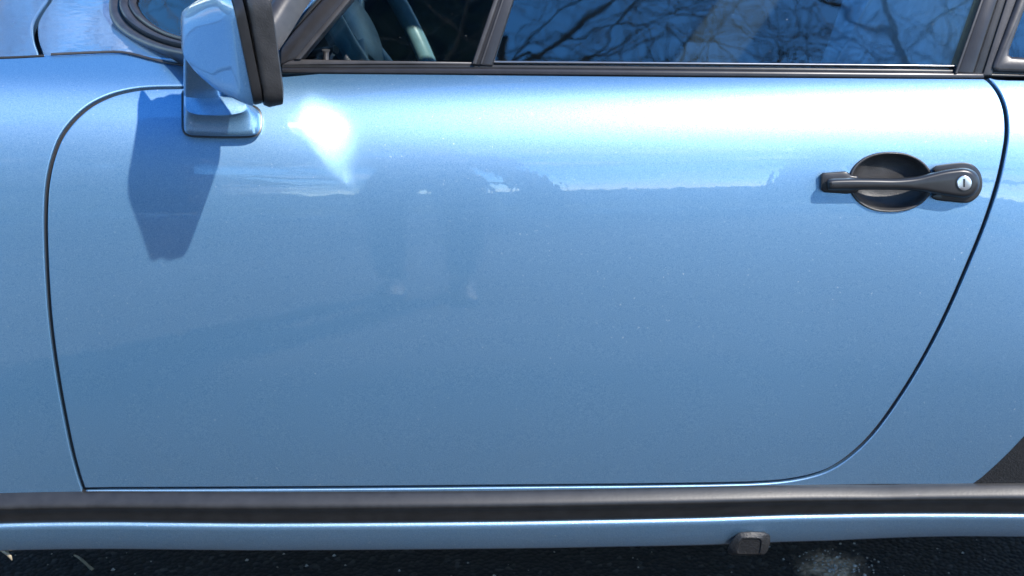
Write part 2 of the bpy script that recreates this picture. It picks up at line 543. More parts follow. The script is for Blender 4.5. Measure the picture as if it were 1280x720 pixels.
def glass_mat(name, tint, ior):
    m = bpy.data.materials.new(name); m.use_nodes = True
    nt = m.node_tree; nt.nodes.clear()
    out = nt.nodes.new('ShaderNodeOutputMaterial')
    tr = nt.nodes.new('ShaderNodeBsdfTransparent'); tr.inputs[0].default_value = (*tint, 1)
    gl = nt.nodes.new('ShaderNodeBsdfGlossy'); gl.inputs['Roughness'].default_value = 0.0
    fr = nt.nodes.new('ShaderNodeFresnel'); fr.inputs['IOR'].default_value = ior
    mx = nt.nodes.new('ShaderNodeMixShader')
    # dust specks
    sp = noise(nt, 420, 1, .5)
    r = ramp(nt, sp.outputs[0], [(.82, (0, 0, 0)), (.85, (.7, .7, .7))])
    df = nt.nodes.new('ShaderNodeBsdfDiffuse'); df.inputs[0].default_value = (.6, .62, .62, 1)
    m2 = nt.nodes.new('ShaderNodeMixShader')
    wv = noise(nt, 9, 2, .5)
    b = bump(nt, wv.outputs[0], .04, .01)
    nt.links.new(b.outputs[0], gl.inputs['Normal'])
    nt.links.new(fr.outputs[0], mx.inputs[0]); nt.links.new(tr.outputs[0], mx.inputs[1]); nt.links.new(gl.outputs[0], mx.inputs[2])
    nt.links.new(r.outputs[0], m2.inputs[0]); nt.links.new(mx.outputs[0], m2.inputs[1]); nt.links.new(df.outputs[0], m2.inputs[2])
    nt.links.new(m2.outputs[0], out.inputs[0])
    return m
M_GLASS = glass_mat('tinted_window_glass', (.80, .90, .91), 1.85)
def asphalt(name, k, sun_spot=None):
    m, nt, p = material(name)
    tc = nt.nodes.new('ShaderNodeTexCoord'); ob = tc.outputs['Object']
    big = noise(nt, 1.3, 5, .6, vec=ob)
    vor = nt.nodes.new('ShaderNodeTexVoronoi'); vor.inputs['Scale'].default_value = 130
    nt.links.new(ob, vor.inputs['Vector'])
    sepc = nt.nodes.new('ShaderNodeSeparateColor'); nt.links.new(vor.outputs['Color'], sepc.inputs[0])
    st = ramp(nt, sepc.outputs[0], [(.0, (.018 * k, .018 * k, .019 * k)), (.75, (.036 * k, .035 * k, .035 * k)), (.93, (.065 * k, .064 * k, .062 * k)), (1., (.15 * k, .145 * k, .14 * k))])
    br = ramp(nt, big.outputs[0], [(.3, (.75, .75, .76)), (.7, (1.15, 1.13, 1.10))])
    mx = nt.nodes.new('ShaderNodeMixRGB'); mx.blend_type = 'MULTIPLY'; mx.inputs[0].default_value = 1
    nt.links.new(st.outputs[0], mx.inputs[1]); nt.links.new(br.outputs[0], mx.inputs[2])
    col = mx.outputs[0]
    if sun_spot is not None:      # a patch of sunlight painted into the colour, ragged at the edge
        sb_ = nt.nodes.new('ShaderNodeVectorMath'); sb_.operation = 'SUBTRACT'; sb_.inputs[1].default_value = sun_spot
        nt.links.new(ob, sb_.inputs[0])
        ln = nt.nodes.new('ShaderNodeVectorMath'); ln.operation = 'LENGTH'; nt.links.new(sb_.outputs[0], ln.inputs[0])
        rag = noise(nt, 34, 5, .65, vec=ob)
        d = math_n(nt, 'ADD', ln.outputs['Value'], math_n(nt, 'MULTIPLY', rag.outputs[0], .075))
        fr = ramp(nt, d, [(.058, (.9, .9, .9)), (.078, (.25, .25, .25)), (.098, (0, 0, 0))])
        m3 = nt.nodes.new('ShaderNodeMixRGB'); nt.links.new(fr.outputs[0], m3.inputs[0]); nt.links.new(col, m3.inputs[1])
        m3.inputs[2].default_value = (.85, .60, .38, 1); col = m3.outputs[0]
    nt.links.new(col, p.inputs['Base Color'])
    p.inputs['Roughness'].default_value = .85
    h = math_n(nt, 'SUBTRACT', 1.0, vor.outputs['Distance'])
    nt.links.new(bump(nt, h, .8, .004).outputs[0], p.inputs['Normal'])
    return m
M_ASPHALT = asphalt('asphalt_sunlit_tone', 2.3)  # paler copy of the asphalt for the sunlit road
M_ASPHALT_SHADE = asphalt('asphalt_shade_tone', .42, at_z(1040, 712, .004))  # asphalt darkened for the car's shade, with the sunlit spot painted in

# ------------------------------------------------------------------ setting
def sheet(name, x0, x1, y0_, y1, z, mat, nx=8, ny=8):
    V = [(x0 + (x1 - x0) * i / nx, y0_ + (y1 - y0_) * j / ny, z) for j in range(ny + 1) for i in range(nx + 1)]
    F = [(j * (nx + 1) + i, j * (nx + 1) + i + 1, (j + 1) * (nx + 1) + i + 1, (j + 1) * (nx + 1) + i) for j in range(ny) for i in range(nx)]
    return mesh_obj(name, V, F, mat)
tag(sheet('ground', -150, 150, -150, 150, -.004, M_GRASS), kind='structure')
tag(sheet('road', -60, 60, -7.0, 4.5, 0, M_ASPHALT), kind='structure')
tag(sheet('car_shade_sheet', -30, 30, -1.05, 4.45, .004, M_ASPHALT_SHADE), kind='structure')  # dark sheet whose colour stands in for the shade at the car
for y in (-7.0, 4.5):
    bm = bmesh.new()
    sgn = -1 if y < 0 else 1
    bmesh.ops.create_cube(bm, size=1)
    for v in bm.verts: v.co = Vector((v.co.x * 120, y + sgn * .075 + v.co.y * .15, v.co.z * .24))
    tag(bm_obj('kerb', bm, M_WALL), kind='structure')

# ------------------------------------------------------------------ the car
car = empty('blue_car', (0, 0, 0), label='metallic light blue sports car with black side trim parked on shaded asphalt', cat='car')

front_cut = [(345, 95), (300, 102.5), (262, 106.5), (228, 108.5), (190, 109.5), (166, 112), (140, 118.5), (114, 131), (92, 150), (76, 172), (66, 198), (60, 226), (57.5, 255),
             (57, 290), (59, 345), (63, 400), (70, 455), (79, 508), (90, 562), (98, 592), (104.5, 612)]
bottom_cut = [(104.5, 612), (250, 611), (420, 610), (640, 608), (800, 606.5), (900, 605), (950, 603.5), (985, 600.5), (1015, 594.5), (1040, 585), (1066, 567), (1092, 541), (1120, 503),
              (1150, 455), (1180, 398), (1208, 335), (1230, 281), (1246, 232), (1255, 192), (1258.5, 165), (1256.5, 138), (1249, 117), (1238, 102), (1230, 96.5)]
belt = [(1230, 96.5), (1100, 95.8), (900, 94.5), (750, 93.3), (620, 92.2), (480, 91), (400, 90.5), (345, 95)]
H = lambda L: [hit(*p) for p in L]
def pxs(L, step=.006): return spline(H(L), step)
c_front = pxs(front_cut, .005)
c_bot = pxs(bottom_cut, .005)
c_belt = pxs(belt[:-1], .01) + [Vector(hit(345, 95))]
# cup hole for the handle, on the local tangent plane of the door skin
hx, hs = hit(1128, 229)
HP = Plane(body(hx, hs), body_n(hx, hs))
cup_out = []
for k in range(48):
    a = 2 * math.pi * k / 48
    ex = 51.5 if math.cos(a) > 0 else 50.5
    cup_out.append((1112.5 + ex * math.copysign(abs(math.cos(a)) ** .92, math.cos(a)), 227.5 - 36.5 * math.copysign(abs(math.sin(a)) ** .95, math.sin(a))))
cup_xs = [hit(*p) for p in cup_out]
door_poly = c_front[:-1] + c_bot[:-1] + c_belt[:-1]
# door_poly runs front cut (down), bottom cut (to the rear and up), belt (forward)
door = panel('door', door_poly, M_PAINT, car, holes=[cup_xs])

XB = [body(*hit(104.5, 612)).x, body(*hit(985, 600)).x]
XF = XB[0] - .455            # front axle
XR = XF + 2.272             # rear axle
AX_Z, ARCH = .315, .345
def s_at(z): return s_of_z(z)
# front wing
seam = [(-260, 76), (-100, 73.5), (0, 72), (60, 69.3), (110, 67), (146, 66), (165, 68.5), (190, 75), (215, 80.5), (245, 84), (290, 88), (345, 92)]
seam_h = []
for p in seam:
    h = hit(*p); seam_h.append((h[0], min(h[1], SMAX - .004)))
zb = [body(*hit(104.5, 620)).z, body(*hit(-5, 622)).z]
arch = []
for k in range(0, 33):
    a = R(-8 + (196) * k / 32)
    arch.append((XF + ARCH * math.cos(a), s_at(AX_Z + ARCH * math.sin(a))))
arch = [p for p in arch]
sb = s_at(zb[0])
fw = [Vector(p) for p in spline(seam_h, .008)]
fw_poly = ([Vector((-1.75, seam_h[0][1]))] + fw + c_front[1:-1] + [Vector(hit(104.5, 612)), Vector((XB[0] + .001, sb))]
           + [Vector((XF + math.sqrt(max(0, ARCH ** 2 - (AX_Z - zb[0]) ** 2)), sb))]
           + [Vector(p) for p in arch if p[1] > sb + .004] + [Vector((XF - ARCH - .02, s_at(.30))), Vector((-1.75, s_at(.30)))])
def densify(L, step):
    out = []
    for i in range(len(L)):
        a, b = Vector(L[i][:2]), Vector(L[(i + 1) % len(L)][:2])
        n = max(1, int((b - a).length / step))
        for k in range(n):
            q = a.lerp(b, k / n)
            if not out or (q - out[-1]).length > .0012: out.append(q)
    return out
panel('front_wing', densify(fw_poly, .012), M_PAINT, car, gx=.02, gs=.008)
# rear wing, with the thin lip of the body side that runs under the door
rear_top = [(1230, 96.5), (1260, 98), (1300, 98.5), (1500, 101)]
rt = H(rear_top)
arch_r = []
for k in range(33):
    a = R(188 - 196 * k / 32)
    arch_r.append((XR + (ARCH + .01) * math.cos(a), s_at(AX_Z + (ARCH + .01) * math.sin(a))))
sb2 = s_at(body(*hit(640, 622)).z)
c_strip = [Vector(p) for p in c_bot]
rw_poly = ([Vector((XB[0] + .0, sb2))] + c_strip + [Vector(p) for p in rt[1:]] + [Vector((XR + .75, rt[-1][1])), Vector((XR + .75, s_at(.34))), Vector((XR + ARCH + .02, s_at(.34)))]
           + [Vector(p) for p in arch_r[::-1] if p[1] > s_at(.34) and p[0] > XR] + [Vector(p) for p in arch_r[::-1] if p[1] > sb2 + .004 and p[0] <= XR]
           + [Vector((XR - math.sqrt((ARCH + .01) ** 2 - (AX_Z - PZ[int(sb2 / .001)]) ** 2), sb2))])
panel('rear_wing', densify(rw_poly, .012), M_PAINT, car, gx=.02, gs=.008)
# black inner body behind the gaps
V, F = [], []
nx, ns = 90, 60
for j in range(ns + 1):
    for i in range(nx + 1):
        x = -.60 + 1.38 * i / nx
        s = s_at(.27) + (fw[len(fw) // 2][1] - .012 - s_at(.27)) * j / ns
        V.append(body(x, s) - body_n(x, s) * .034)
F = [(j * (nx + 1) + i, j * (nx + 1) + i + 1, (j + 1) * (nx + 1) + i + 1, (j + 1) * (nx + 1) + i) for j in range(ns) for i in range(nx)]
mesh_obj('inner_body', V, F, M_DARK, car)
# gap seals: a recessed black strip that follows each cut
def gap_strip(name, curve, wv=-.006, half=.004):
    V, F = [], []
    n = len(curve)
    for i, p in enumerate(curve):
        a, b = curve[max(0, i - 1)], curve[min(n - 1, i + 1)]
        t = Vector((b[0] - a[0], b[1] - a[1])).normalized(); e = Vector((-t.y, t.x)) * half
        for sg in (-1, 1):
            q = (p[0] + e.x * sg, p[1] + e.y * sg)
            V.append(body(*q) + body_n(*q) * wv)
    F = [(2 * i, 2 * i + 1, 2 * i + 3, 2 * i + 2) for i in range(n - 1)]
    return mesh_obj(name, V, F, M_DARK, car)
gap_strip('door_seal', c_front + c_bot)
gap_strip('wing_seam_seal', fw, -.004, .004)

# hood / scuttle: gently crowned sheet from the wing seam inward
zc = body(*seam_h[4]).z
def hood_s(x, v):
    # v = world y
    return Vector((x, v, zc - .002 + .012 * sm(.1, .7, v) + .010 * (x + .45) * sm(.15, .5, v)))
def hood_n(x, v):
    e = .003
    return (hood_s(x + e, v) - hood_s(x - e, v)).cross(hood_s(x, v + e) - hood_s(x, v - e)).normalized()
def hood_px(px, py):
    d = ray(px, py); z = zc
    for _ in range(8):
        p = CAM + d * ((z - CAM.z) / d.z); z = hood_s(p.x, p.y).z
    return (p.x, p.y)
seam_xy = [body(*p) for p in fw]
edge = [Vector((p.x, p.y + .0005)) for p in seam_xy]
cutp = spline([hood_px(*p) for p in [(54.5, 69.3), (52, 62), (48.5, 52), (46.5, 40), (47, 30), (51, 20), (58, 9), (63, 2), (68, -8), (78, -30)]], .006)
ec = min(range(len(edge)), key=lambda i: (edge[i] - Vector(cutp[0][:2])).length)
cutv = [Vector(p[:2]) for p in cutp]
tube('seam_line', [body(*p, .0012) for p in fw if p[0] > cutv[0].x + .003], .0017, M_SEAL, car, 8)
tube('seam_line', [body(*p, -.0003) for p in fw if p[0] < cutv[0].x + .003], .0015, M_DARK, car, 8)  # dark tube in place of the shaded gap along the hood
yf = 1.02
scut_end = max(i for i in range(len(edge)) if edge[i].x < body(*hit(330, 90)).x)
hood_poly = edge[:ec + 1] + cutv[1:] + [Vector((cutv[-1].x + .05, cutv[-1].y + .15)), Vector((cutv[-1].x + .12, yf)), Vector((edge[0].x, yf))]
scut_poly = cutv[::-1] + edge[ec + 1:scut_end + 1] + [Vector((edge[scut_end].x, .55)), Vector((edge[scut_end].x, yf)), Vector((cutv[-1].x + .12, yf)), Vector((cutv[-1].x + .05, cutv[-1].y + .15))]
panel('hood', densify(hood_poly, .012), M_PAINT, car, surf=hood_s, surf_n=hood_n, gx=.03, gs=.03, roll=.004, gap=.0045)
V = [hood_s(x, y_) - Vector((0, 0, .03)) for x, y_ in ((-1.7, .16), (-.2, .16), (-.2, 1.0), (-1.7, 1.0))]
mesh_obj('hood_liner', V, [(0, 1, 2, 3)], M_DARK, car, False)
panel('scuttle_panel', densify(scut_poly, .012), M_PAINT, car, surf=hood_s, surf_n=hood_n, gx=.03, gs=.03, gap=.0008)

# ------------------------------------------------------------------ rocker: rubber trim strip, painted sill, jack point cover
def sweep_x(name, xs, prof_fn, mat, parent, cap=True):
    bm = bmesh.new(); prev = None
    for x in xs:
        ring = [bm.verts.new(p) for p in prof_fn(x)]
        if prev:
            for k in range(len(ring) - 1): bm.faces.new((prev[k], prev[k + 1], ring[k + 1], ring[k]))
        elif cap: bm.faces.new(ring)
        prev = ring
    if cap: bm.faces.new(prev[::-1])
    return bm_obj(name, bm, mat, parent, 60)
def lin(L, x):
    if x <= L[0][0]: return L[0][1]
    for (a, va), (b, vb) in zip(L, L[1:]):
        if x <= b: return va + (vb - va) * (x - a) / (b - a)
    return L[-1][1]
def trace(pts, dy=0.0):
    out = []
    for p in pts:
        d = ray(*p)
        yb = 0.0
        for _ in range(10):
            t = (yb + dy - CAM.y) / d.y; q = CAM + d * t
            y, z = prof(s_at(q.z)); yb = y + flare(q.x, q.z)
        out.append((q.x, q.z))
    return out
T_top = trace([(0, 616), (320, 614.5), (640, 612.5), (880, 608), (1100, 605.5), (1280, 603)])
T_bot = trace([(0, 659), (320, 659), (640, 656.5), (880, 652), (1040, 647.5), (1280, 647)], -.012)
S_bot = trace([(0, 696), (320, 695.5), (640, 693), (880, 688.5), (1040, 683), (1130, 679), (1200, 677.5), (1280, 678)], -.012)
def ybody(x, z):
    y, _ = prof(s_at(z)); return y + flare(x, z)
def trim_prof(x):
    zt, zbm = lin(T_top, x), lin(T_bot, x)
    h = zt - zbm; out = []
    pts = [(.010, -.05), (.002, 0.0), (-.003, .015), (-.0065, .055), (-.0103, .12), (-.0137, .18), (-.0163, .24), (-.0174, .29), (-.0172, .33), (-.0155, .40), (-.0130, .50), (-.0112, .60), (-.0100, .70), (-.0090, .80), (-.0075, .90), (-.0050, .97), (-.002, 1.0), (.012, 1.02)]
    yb = ybody(x, (zt + zbm) / 2)
    for dy, f in pts: out.append(Vector((x, yb + dy, zt - h * max(f, -.05))))
    return out
def sill_prof(x):
    zt, zs = lin(T_bot, x) + .004, lin(S_bot, x)
    h = zt - zs; yb = ybody(x, (zt + zs) / 2) + .002
    pts = [(.02, .0), (.000, .0), (-.0100, .02), (-.0138, .055), (-.0150, .11), (-.0140, .22), (-.0105, .5), (-.0030, .9), (-.0010, .96), (.003, .995), (.010, 1.01), (.10, 1.04), (.30, .9)]
    return [Vector((x, yb + dy, zt - h * f)) for dy, f in pts]
x_f_arch = body(*hit(-2, 690)).x
x_r_arch = XR - ARCH - .0
xs = [x_f_arch + (x_r_arch - x_f_arch) * i / 80 for i in range(81)]
sweep_x('rocker_trim', [x_f_arch - .06 + (x_r_arch - x_f_arch + .06) * i / 80 for i in range(81)], trim_prof, M_RUBBER, car)
def sill_front(x):
    P = sill_prof(x)
    return P
sweep_x('sill', xs, sill_prof, M_PAINT, car)
# jack point cover: bevelled rubber plug on the sill face
jx, jz = trace([(936, 679)], -.013)[0]
JP = Plane(Vector((jx, ybody(jx, jz) - .0115, jz)), Vector((0, -1, -.10)))
def plane_poly(pl, pts, wv=0.0): return [pl.uv(px, py, wv) for px, py in pts]
jo = [(909.5, 688), (911, 681), (917, 672), (921, 667.5), (926, 665), (940, 664.3), (955, 664.8), (961, 667.5), (963, 672), (962.5, 680), (959, 689.5), (955, 693.2), (935, 694.3), (915, 693.8), (910.5, 691.5)]
ji = [(922.5, 690.5), (922.5, 686), (925, 679), (927, 675.2), (929, 674), (939, 673.5), (949, 673.8), (951, 675), (951.5, 677.5), (951.2, 681), (950, 690), (948.5, 691.8), (935, 692), (925, 692), (923, 691.5)]
def jp_ring(f, wv, k=1.0):
    out = []
    for (px, py), (qx, qy) in zip(jo, ji):
        x, y = px + (qx - px) * f, py + (qy - py) * f
        x, y = 937 + (x - 937) * k, 682.5 + (y - 682.5) * k
        out.append(JP.at(*JP.uv(x, y, wv), wv))
    return out
secs = [jp_ring(0, -.004), jp_ring(0, .0015), jp_ring(.10, .0035), jp_ring(.80, .0085), jp_ring(.95, .0088), jp_ring(1, .0080), jp_ring(1, .0072, .96)]
loft('jack_point_cover', secs, M_GUARD, car, smooth_angle=30)
# stone guard film on the rear wing in front of the wheel
sg = spline([hit(*p) for p in [(1213, 606), (1225, 598), (1240, 585), (1258, 568), (1280, 545), (1310, 510), (1345, 462)]], .006)
sg_poly = [Vector(p) for p in sg] + [Vector((XR - ARCH * .86, sg[-1][1])), Vector((XR - ARCH * .98, (sg[0][1] + sg[-1][1]) / 2)), Vector((XR - ARCH * .98, sg[0][1] - .006)), Vector((sg[0][0], sg[0][1] - .006))]
panel('stone_guard', densify(sg_poly, .008), M_GUARD, car, gap=0, roll=.001, depth=.0004, flange=.0006,
      surf=lambda x, s: body(x, s, .0007), gx=.02, gs=.01)

# ------------------------------------------------------------------ windows
pA, pB = body(*hit(400, 91)), body(*hit(1225, 96.8))
dX = (pB - pA).normalized()
PHI = R(24)
nW = (Vector((0, -math.cos(PHI), math.sin(PHI))))
nW = (nW - dX * nW.dot(dX)).normalized()
WP = Plane(pA + Vector((0, .010, .002)), nW)
dvx = WP.px
def pp(pts, wv=0.0): return [WP.uv(px, py, wv) for px, py in pts]
def strip(name, pts, w0, w1, bev, mat, parent, n=None): return plate(name, pp(pts, w1), WP, w0, w1, bev, mat, parent)
def ext(p, q, y):           # point at height y on the line p-q
    f = (y - p[1]) / (q[1] - p[1]); return (p[0] + (q[0] - p[0]) * f, y)
TOPY = -330
# belt weatherstrip: two stepped lengths and a bright lip
bt = plate('belt_trim', pp([(352, 84), (620, 85), (900, 87.5), (1100, 89.5), (1231, 91), (1231, 98), (1100, 97.6), (900, 96), (620, 93.4), (480, 92.2), (352, 91.5)], .008), WP, -.03, .008, .0022, M_TRIM, car)
strip('belt_lip', [(352, 80.5), (620, 81), (900, 83.5), (1100, 85.5), (1197, 86.8), (1197, 91.5), (1100, 90.2), (900, 88.2), (620, 85.7), (352, 84.8)], -.03, .004, .0012, M_RUBBER, bt)
strip('glass_channel', [(617, 75.8), (900, 78.2), (1100, 80.2), (1196, 81.3), (1196, 83.4), (1100, 82.4), (900, 80.4), (617, 78.6)], -.03, .0035, .0008, M_BRIGHT, bt)
# vent window: its pane turned a little, in its own frame
vw = empty('vent_window'); vw.parent = car
L0, L1 = (437, 0), (375, 73.5)
Rv0, Rv1 = (617, 0), (590, 78)
strip('frame', [ext(L0, L1, TOPY), (437, 0), (375, 73.5), (362, 76), (350, 82), (350, 57), (402, 0), ext((402, 0), (350, 57), TOPY)], -.02, .006, .003, M_TRIM, vw)
strip('frame', [(362, 75.8), (375, 74), (480, 75.8), (592, 77.4), (592, 81), (480, 80.4), (352, 81.2)], -.02, .005, .0012, M_SEAL, vw)
strip('gasket', [ext((402, 0), (350, 57), TOPY), (402, 0), (350, 57), (350, 49), (395.5, 0), ext((395.5, 0), (350, 49), TOPY)], -.02, .004, .0012, M_RUBBER, vw)
strip('edge_strip', [ext((429.5, 0), (368, 74), TOPY), (429.5, 0), (368, 74), (376, 74), (438, 0), ext((438, 0), (376, 74), TOPY)], -.01, .0085, .001, M_SEAL, vw)
strip('divider_post', [ext(Rv0, Rv1, TOPY), Rv0, Rv1, (590, 81), (616, 82), (642, 0), ext((642, 0), (616, 82), TOPY)], -.02, .007, .002, M_TRIM, vw)
strip('divider_lip', [ext((617, 0), (590, 80), TOPY), (617, 0), (590, 80), (595.5, 80), (623, 0), ext((623, 0), (595.5, 80), TOPY)], -.01, .0095, .001, M_SEAL, vw)
strip('divider_lip', [ext((627, 0), (600, 80), TOPY), (627, 0), (600, 80), (602.5, 80), (629.5, 0), ext((629.5, 0), (602.5, 80), TOPY)], -.01, .0088, .0006, M_SEAL, vw)
# panes
def pane(name, pts, parent, turn=0.0, wv=-.006):
    P = pp(pts, wv)
    if area2(P) < 0: P.reverse()
    cu = sum(p[0] for p in P) / len(P); bm = bmesh.new()
    A = [bm.verts.new(WP.at(u, v, wv + math.tan(turn) * (u - cu))) for u, v in P]
    B = [bm.verts.new(WP.at(u, v, wv - .004 + math.tan(turn) * (u - cu))) for u, v in P]
    n = len(P)
    bm.faces.new(A); bm.faces.new(B[::-1])
    for i in range(n): bm.faces.new((A[i], B[i], B[(i + 1) % n], A[(i + 1) % n]))
    return bm_obj(name, bm, M_GLASS, parent)
pane('pane', [ext((432, 0), (370, 73), TOPY), (370, 78), (596, 82), ext((622, 0), (595, 78), TOPY)], vw, R(5))
dw = empty('door_window'); dw.parent = car
pane('pane', [ext((635, 0), (610, 77), TOPY), (608, 90), (1205, 96), ext((1235, 0), (1203, 83), TOPY)], dw)
fr = strip('frame', [ext((1227, 0), (1194.5, 92), TOPY), (1227, 0), (1194.5, 92), (1218, 93), (1248, 0), ext((1248, 0), (1218, 93), TOPY)], -.02, .008, .003, M_TRIM, dw)
strip('edge_strip', [ext((1226, 0), (1193.5, 92), TOPY), (1226, 0), (1193.5, 92), (1197, 92), (1229.5, 0), ext((1229.5, 0), (1197, 92), TOPY)], -.02, .010, .0008, M_SEAL, dw)
strip('gasket', [ext((1247, 0), (1217, 92), TOPY), (1247, 0), (1217, 92), (1229, 92.5), (1259, 0), ext((1259, 0), (1229, 92.5), TOPY)], -.02, .003, .001, M_RUBBER, dw)
strip('pillar_strip', [ext((1258.5, 0), (1228.5, 94), TOPY), (1258.5, 0), (1228.5, 94), (1240, 94), (1272, 0), ext((1272, 0), (1240, 94), TOPY)], -.02, .006, .001, M_SEAL, dw)
qw = empty('rear_side_window'); qw.parent = car
qo = [ext((1272, 0), (1243, 78), TOPY), (1272, 0), (1249, 62), (1243, 78), (1241.5, 84), (1244, 87.6), (1250, 89), (1300, 90.5), (1640, 98), (1640, 85), (1300, 72.5), (1266, 70.5), (1262.5, 68), (1263, 62), (1286, 0), ext((1286, 0), (1263, 62), TOPY)]
strip('frame', qo, -.02, .011, .004, M_SEAL, qw)
strip('lower_trim', [(1229, 91.5), (1240, 91.8), (1500, 97.2), (1640, 99.5), (1640, 102), (1500, 99.8), (1229, 95.5)], -.03, .004, .001, M_RUBBER, qw)
strip('body_strip', [(1230, 87.8), (1245, 88.5), (1640, 97), (1640, 100), (1245, 92.2), (1230, 92)], -.03, .003, .0006, M_SEAL, qw)
pane('pane', [ext((1280, 0), (1258, 64), TOPY), (1256, 66), (1260, 74), (1640, 90), (1640, TOPY)], qw)
# front pillar
strip('front_pillar', [ext((362, 0), (330, 40), TOPY), (362, 0), (330, 40), (318, 60), (330, 92), (350, 78), (351, 49), (397, 0), ext((397, 0), (351, 49), TOPY)], -.05, .001, .004, M_PAINT, car)

# windscreen with its thick rubber seal
hp = hood_px(185, 58)
P0 = hood_s(*hp)
WS = Plane(P0, Vector((-.62, -.36, .70)))
so = spline([(160, -60), (147, -25), (140.5, 0), (139, 15), (143, 31), (155, 46), (178, 59.5), (203, 69), (228, 75.2), (262, 80), (300, 78), (330, 52), (364, 0), (392, -42)], n=60)
si = spline([(196, -60), (180, -25), (170, 0), (173, 10), (180, 20), (193, 31), (208, 39.5), (218, 43.5), (228, 46.5), (255, 52), (280, 50), (302, 32), (327, 0), (358, -42)], n=60)
SOw = [WS.uv(p[0], p[1]) for p in so]; SIw = [WS.uv(p[0], p[1]) for p in si]
def run_on(L, d0, d1):      # the seal runs on along the scuttle and up the pillar
    L = [Vector(p) for p in L]
    a, b = (L[0] - L[2]).normalized(), (L[-1] - L[-3]).normalized()
    return [L[0] + a * d0, L[0] + a * d0 * .5] + L + [L[-1] + b * d1 * .5, L[-1] + b * d1]
SOw, SIw = run_on(SOw, 1.0, .55), run_on(SIw, 1.0, .55)
secs = []
for a, b in zip(SOw, SIw):
    a, b = Vector(a), Vector(b)
    q = lambda f, wv: WS.at(*(a.lerp(b, f)), wv)
    secs.append([q(-.0, -.02), q(0, -.001), q(.05, .006), q(.16, .010), q(.30, .010), q(.40, .0055), q(.44, .003), q(.48, .006), q(.56, .010), q(.66, .0095), q(.74, .005), q(.77, .003), q(.80, .005), q(.90, .006), q(.98, .003), q(1, -.01)])
ws = empty('windscreen'); ws.parent = car
loft('rubber_seal', secs, M_SEAL, ws, cap=(False, False), smooth_angle=60, closed=False)
bm = bmesh.new()
ring = [tuple(p) for p in SIw]
ctr = Vector((0, 0))
A = [bm.verts.new(WS.at(u, v, -.001)) for u, v in ring]; B = [bm.verts.new(WS.at(u, v, -.006)) for u, v in ring]
bm.faces.new(A); bm.faces.new(B[::-1])
for i in range(len(A)): bm.faces.new((A[i], B[i], B[(i + 1) % len(A)], A[(i + 1) % len(A)]))
bmesh.ops.triangulate(bm, faces=[f for f in bm.faces if len(f.verts) > 4])
bm_obj('pane', bm, M_GLASS, ws)

# ------------------------------------------------------------------ wing mirror
MY0, MY1 = -.152, -.032
def msec(b, t, y0_=MY0, y1=MY1, rr=.018, n=6, inset=0.0, lean=-.25):
    pb, pt = at_y(*b, y0_), at_y(*t, y0_)
    h = (pt - pb).length; wd = y1 - y0_
    ax = (pt - pb).normalized()
    r = min(rr, h * .48, wd * .48)
    out = []
    for (u, v) in rrect(0, 0, wd / 2 - inset, h / 2 - inset, r, n):
        p = (pb + pt) / 2 + ax * v; p = Vector((p.x + lean * (u + wd / 2), y0_ + wd / 2 + u, p.z))
        out.append(p)
    return out
mir = empty('wing_mirror'); mir.parent = car
PS_ = [((319, 139), (290, 0), MY0, MY1, .020), ((310, 136.5), (281, 1), MY0 + .008, MY1, .022), ((298, 131.5), (271, 3), MY0 + .030, MY1, .023), ((284, 125), (260, 6), MY0 + .056, MY1 + .002, .022), ((268, 115), (250, 9), MY0 + .081, MY1 + .010, .020),
       ((253, 102), (241, 12), MY0 + .101, MY1 + .020, .018), ((243, 91), (235, 16), MY0 + .115, MY1 + .030, .014), ((235.5, 80), (230.5, 21), MY0 + .125, MY1 + .038, .010), ((231, 74), (228.6, 28), MY0 + .132, MY1 + .040, .006), ((229, 66), (228, 38), MY0 + .138, MY1 + .038, .004)]
loft('housing', [msec((319, 137), (290, 2), rr=.018, inset=.004)] + [msec(b, t, y0_, y1_, rr=r) for b, t, y0_, y1_, r in PS_], M_PAINT, mir, smooth_angle=50)
loft('black_collar', [msec((332, 135), (303, -6), rr=.022, inset=.003), msec((331, 136.5), (302, -8), rr=.024), msec((322, 138), (293, -4), rr=.022), msec((319.5, 137.5), (290.5, 0), rr=.020, inset=.001)], M_SATIN, mir)
loft('rim', [msec((345, 130), (322, -4), rr=.016, inset=.009), msec((356, 128), (336, -10), rr=.020, inset=.005), msec((358, 134), (337.5, -14), rr=.022, inset=.0015), msec((356.5, 138), (336, -16), rr=.024), msec((340, 141.5), (314, -16), rr=.024),
            msec((334, 140.5), (308, -14.5), rr=.023, inset=.0012), msec((331.5, 136), (305, -12), rr=.022, inset=.005)], M_PLASTIC, mir, cap=(False, True))
# glass, aimed back along the car
g0 = at_y(352, 70, (MY0 + MY1) / 2)
pbm, ptm = at_y(356.3, 126, MY0), at_y(336.6, -6, MY0)
gc = (pbm + ptm) / 2; gc.y = (MY0 + MY1) / 2; gc.x -= .25 * (MY1 - MY0) / 2
GP = Plane(gc + Vector((-.001, 0, 0)), Vector((.97, .25, .035)))
gl = rrect(0, 0, (MY1 - MY0) / 2 * 1.03 - .006, (ptm - pbm).length / 2 - .006, .014, 5)
plate('mirror_glass', gl, GP, -.004, 0, .0008, M_MIRROR, mir, 5)
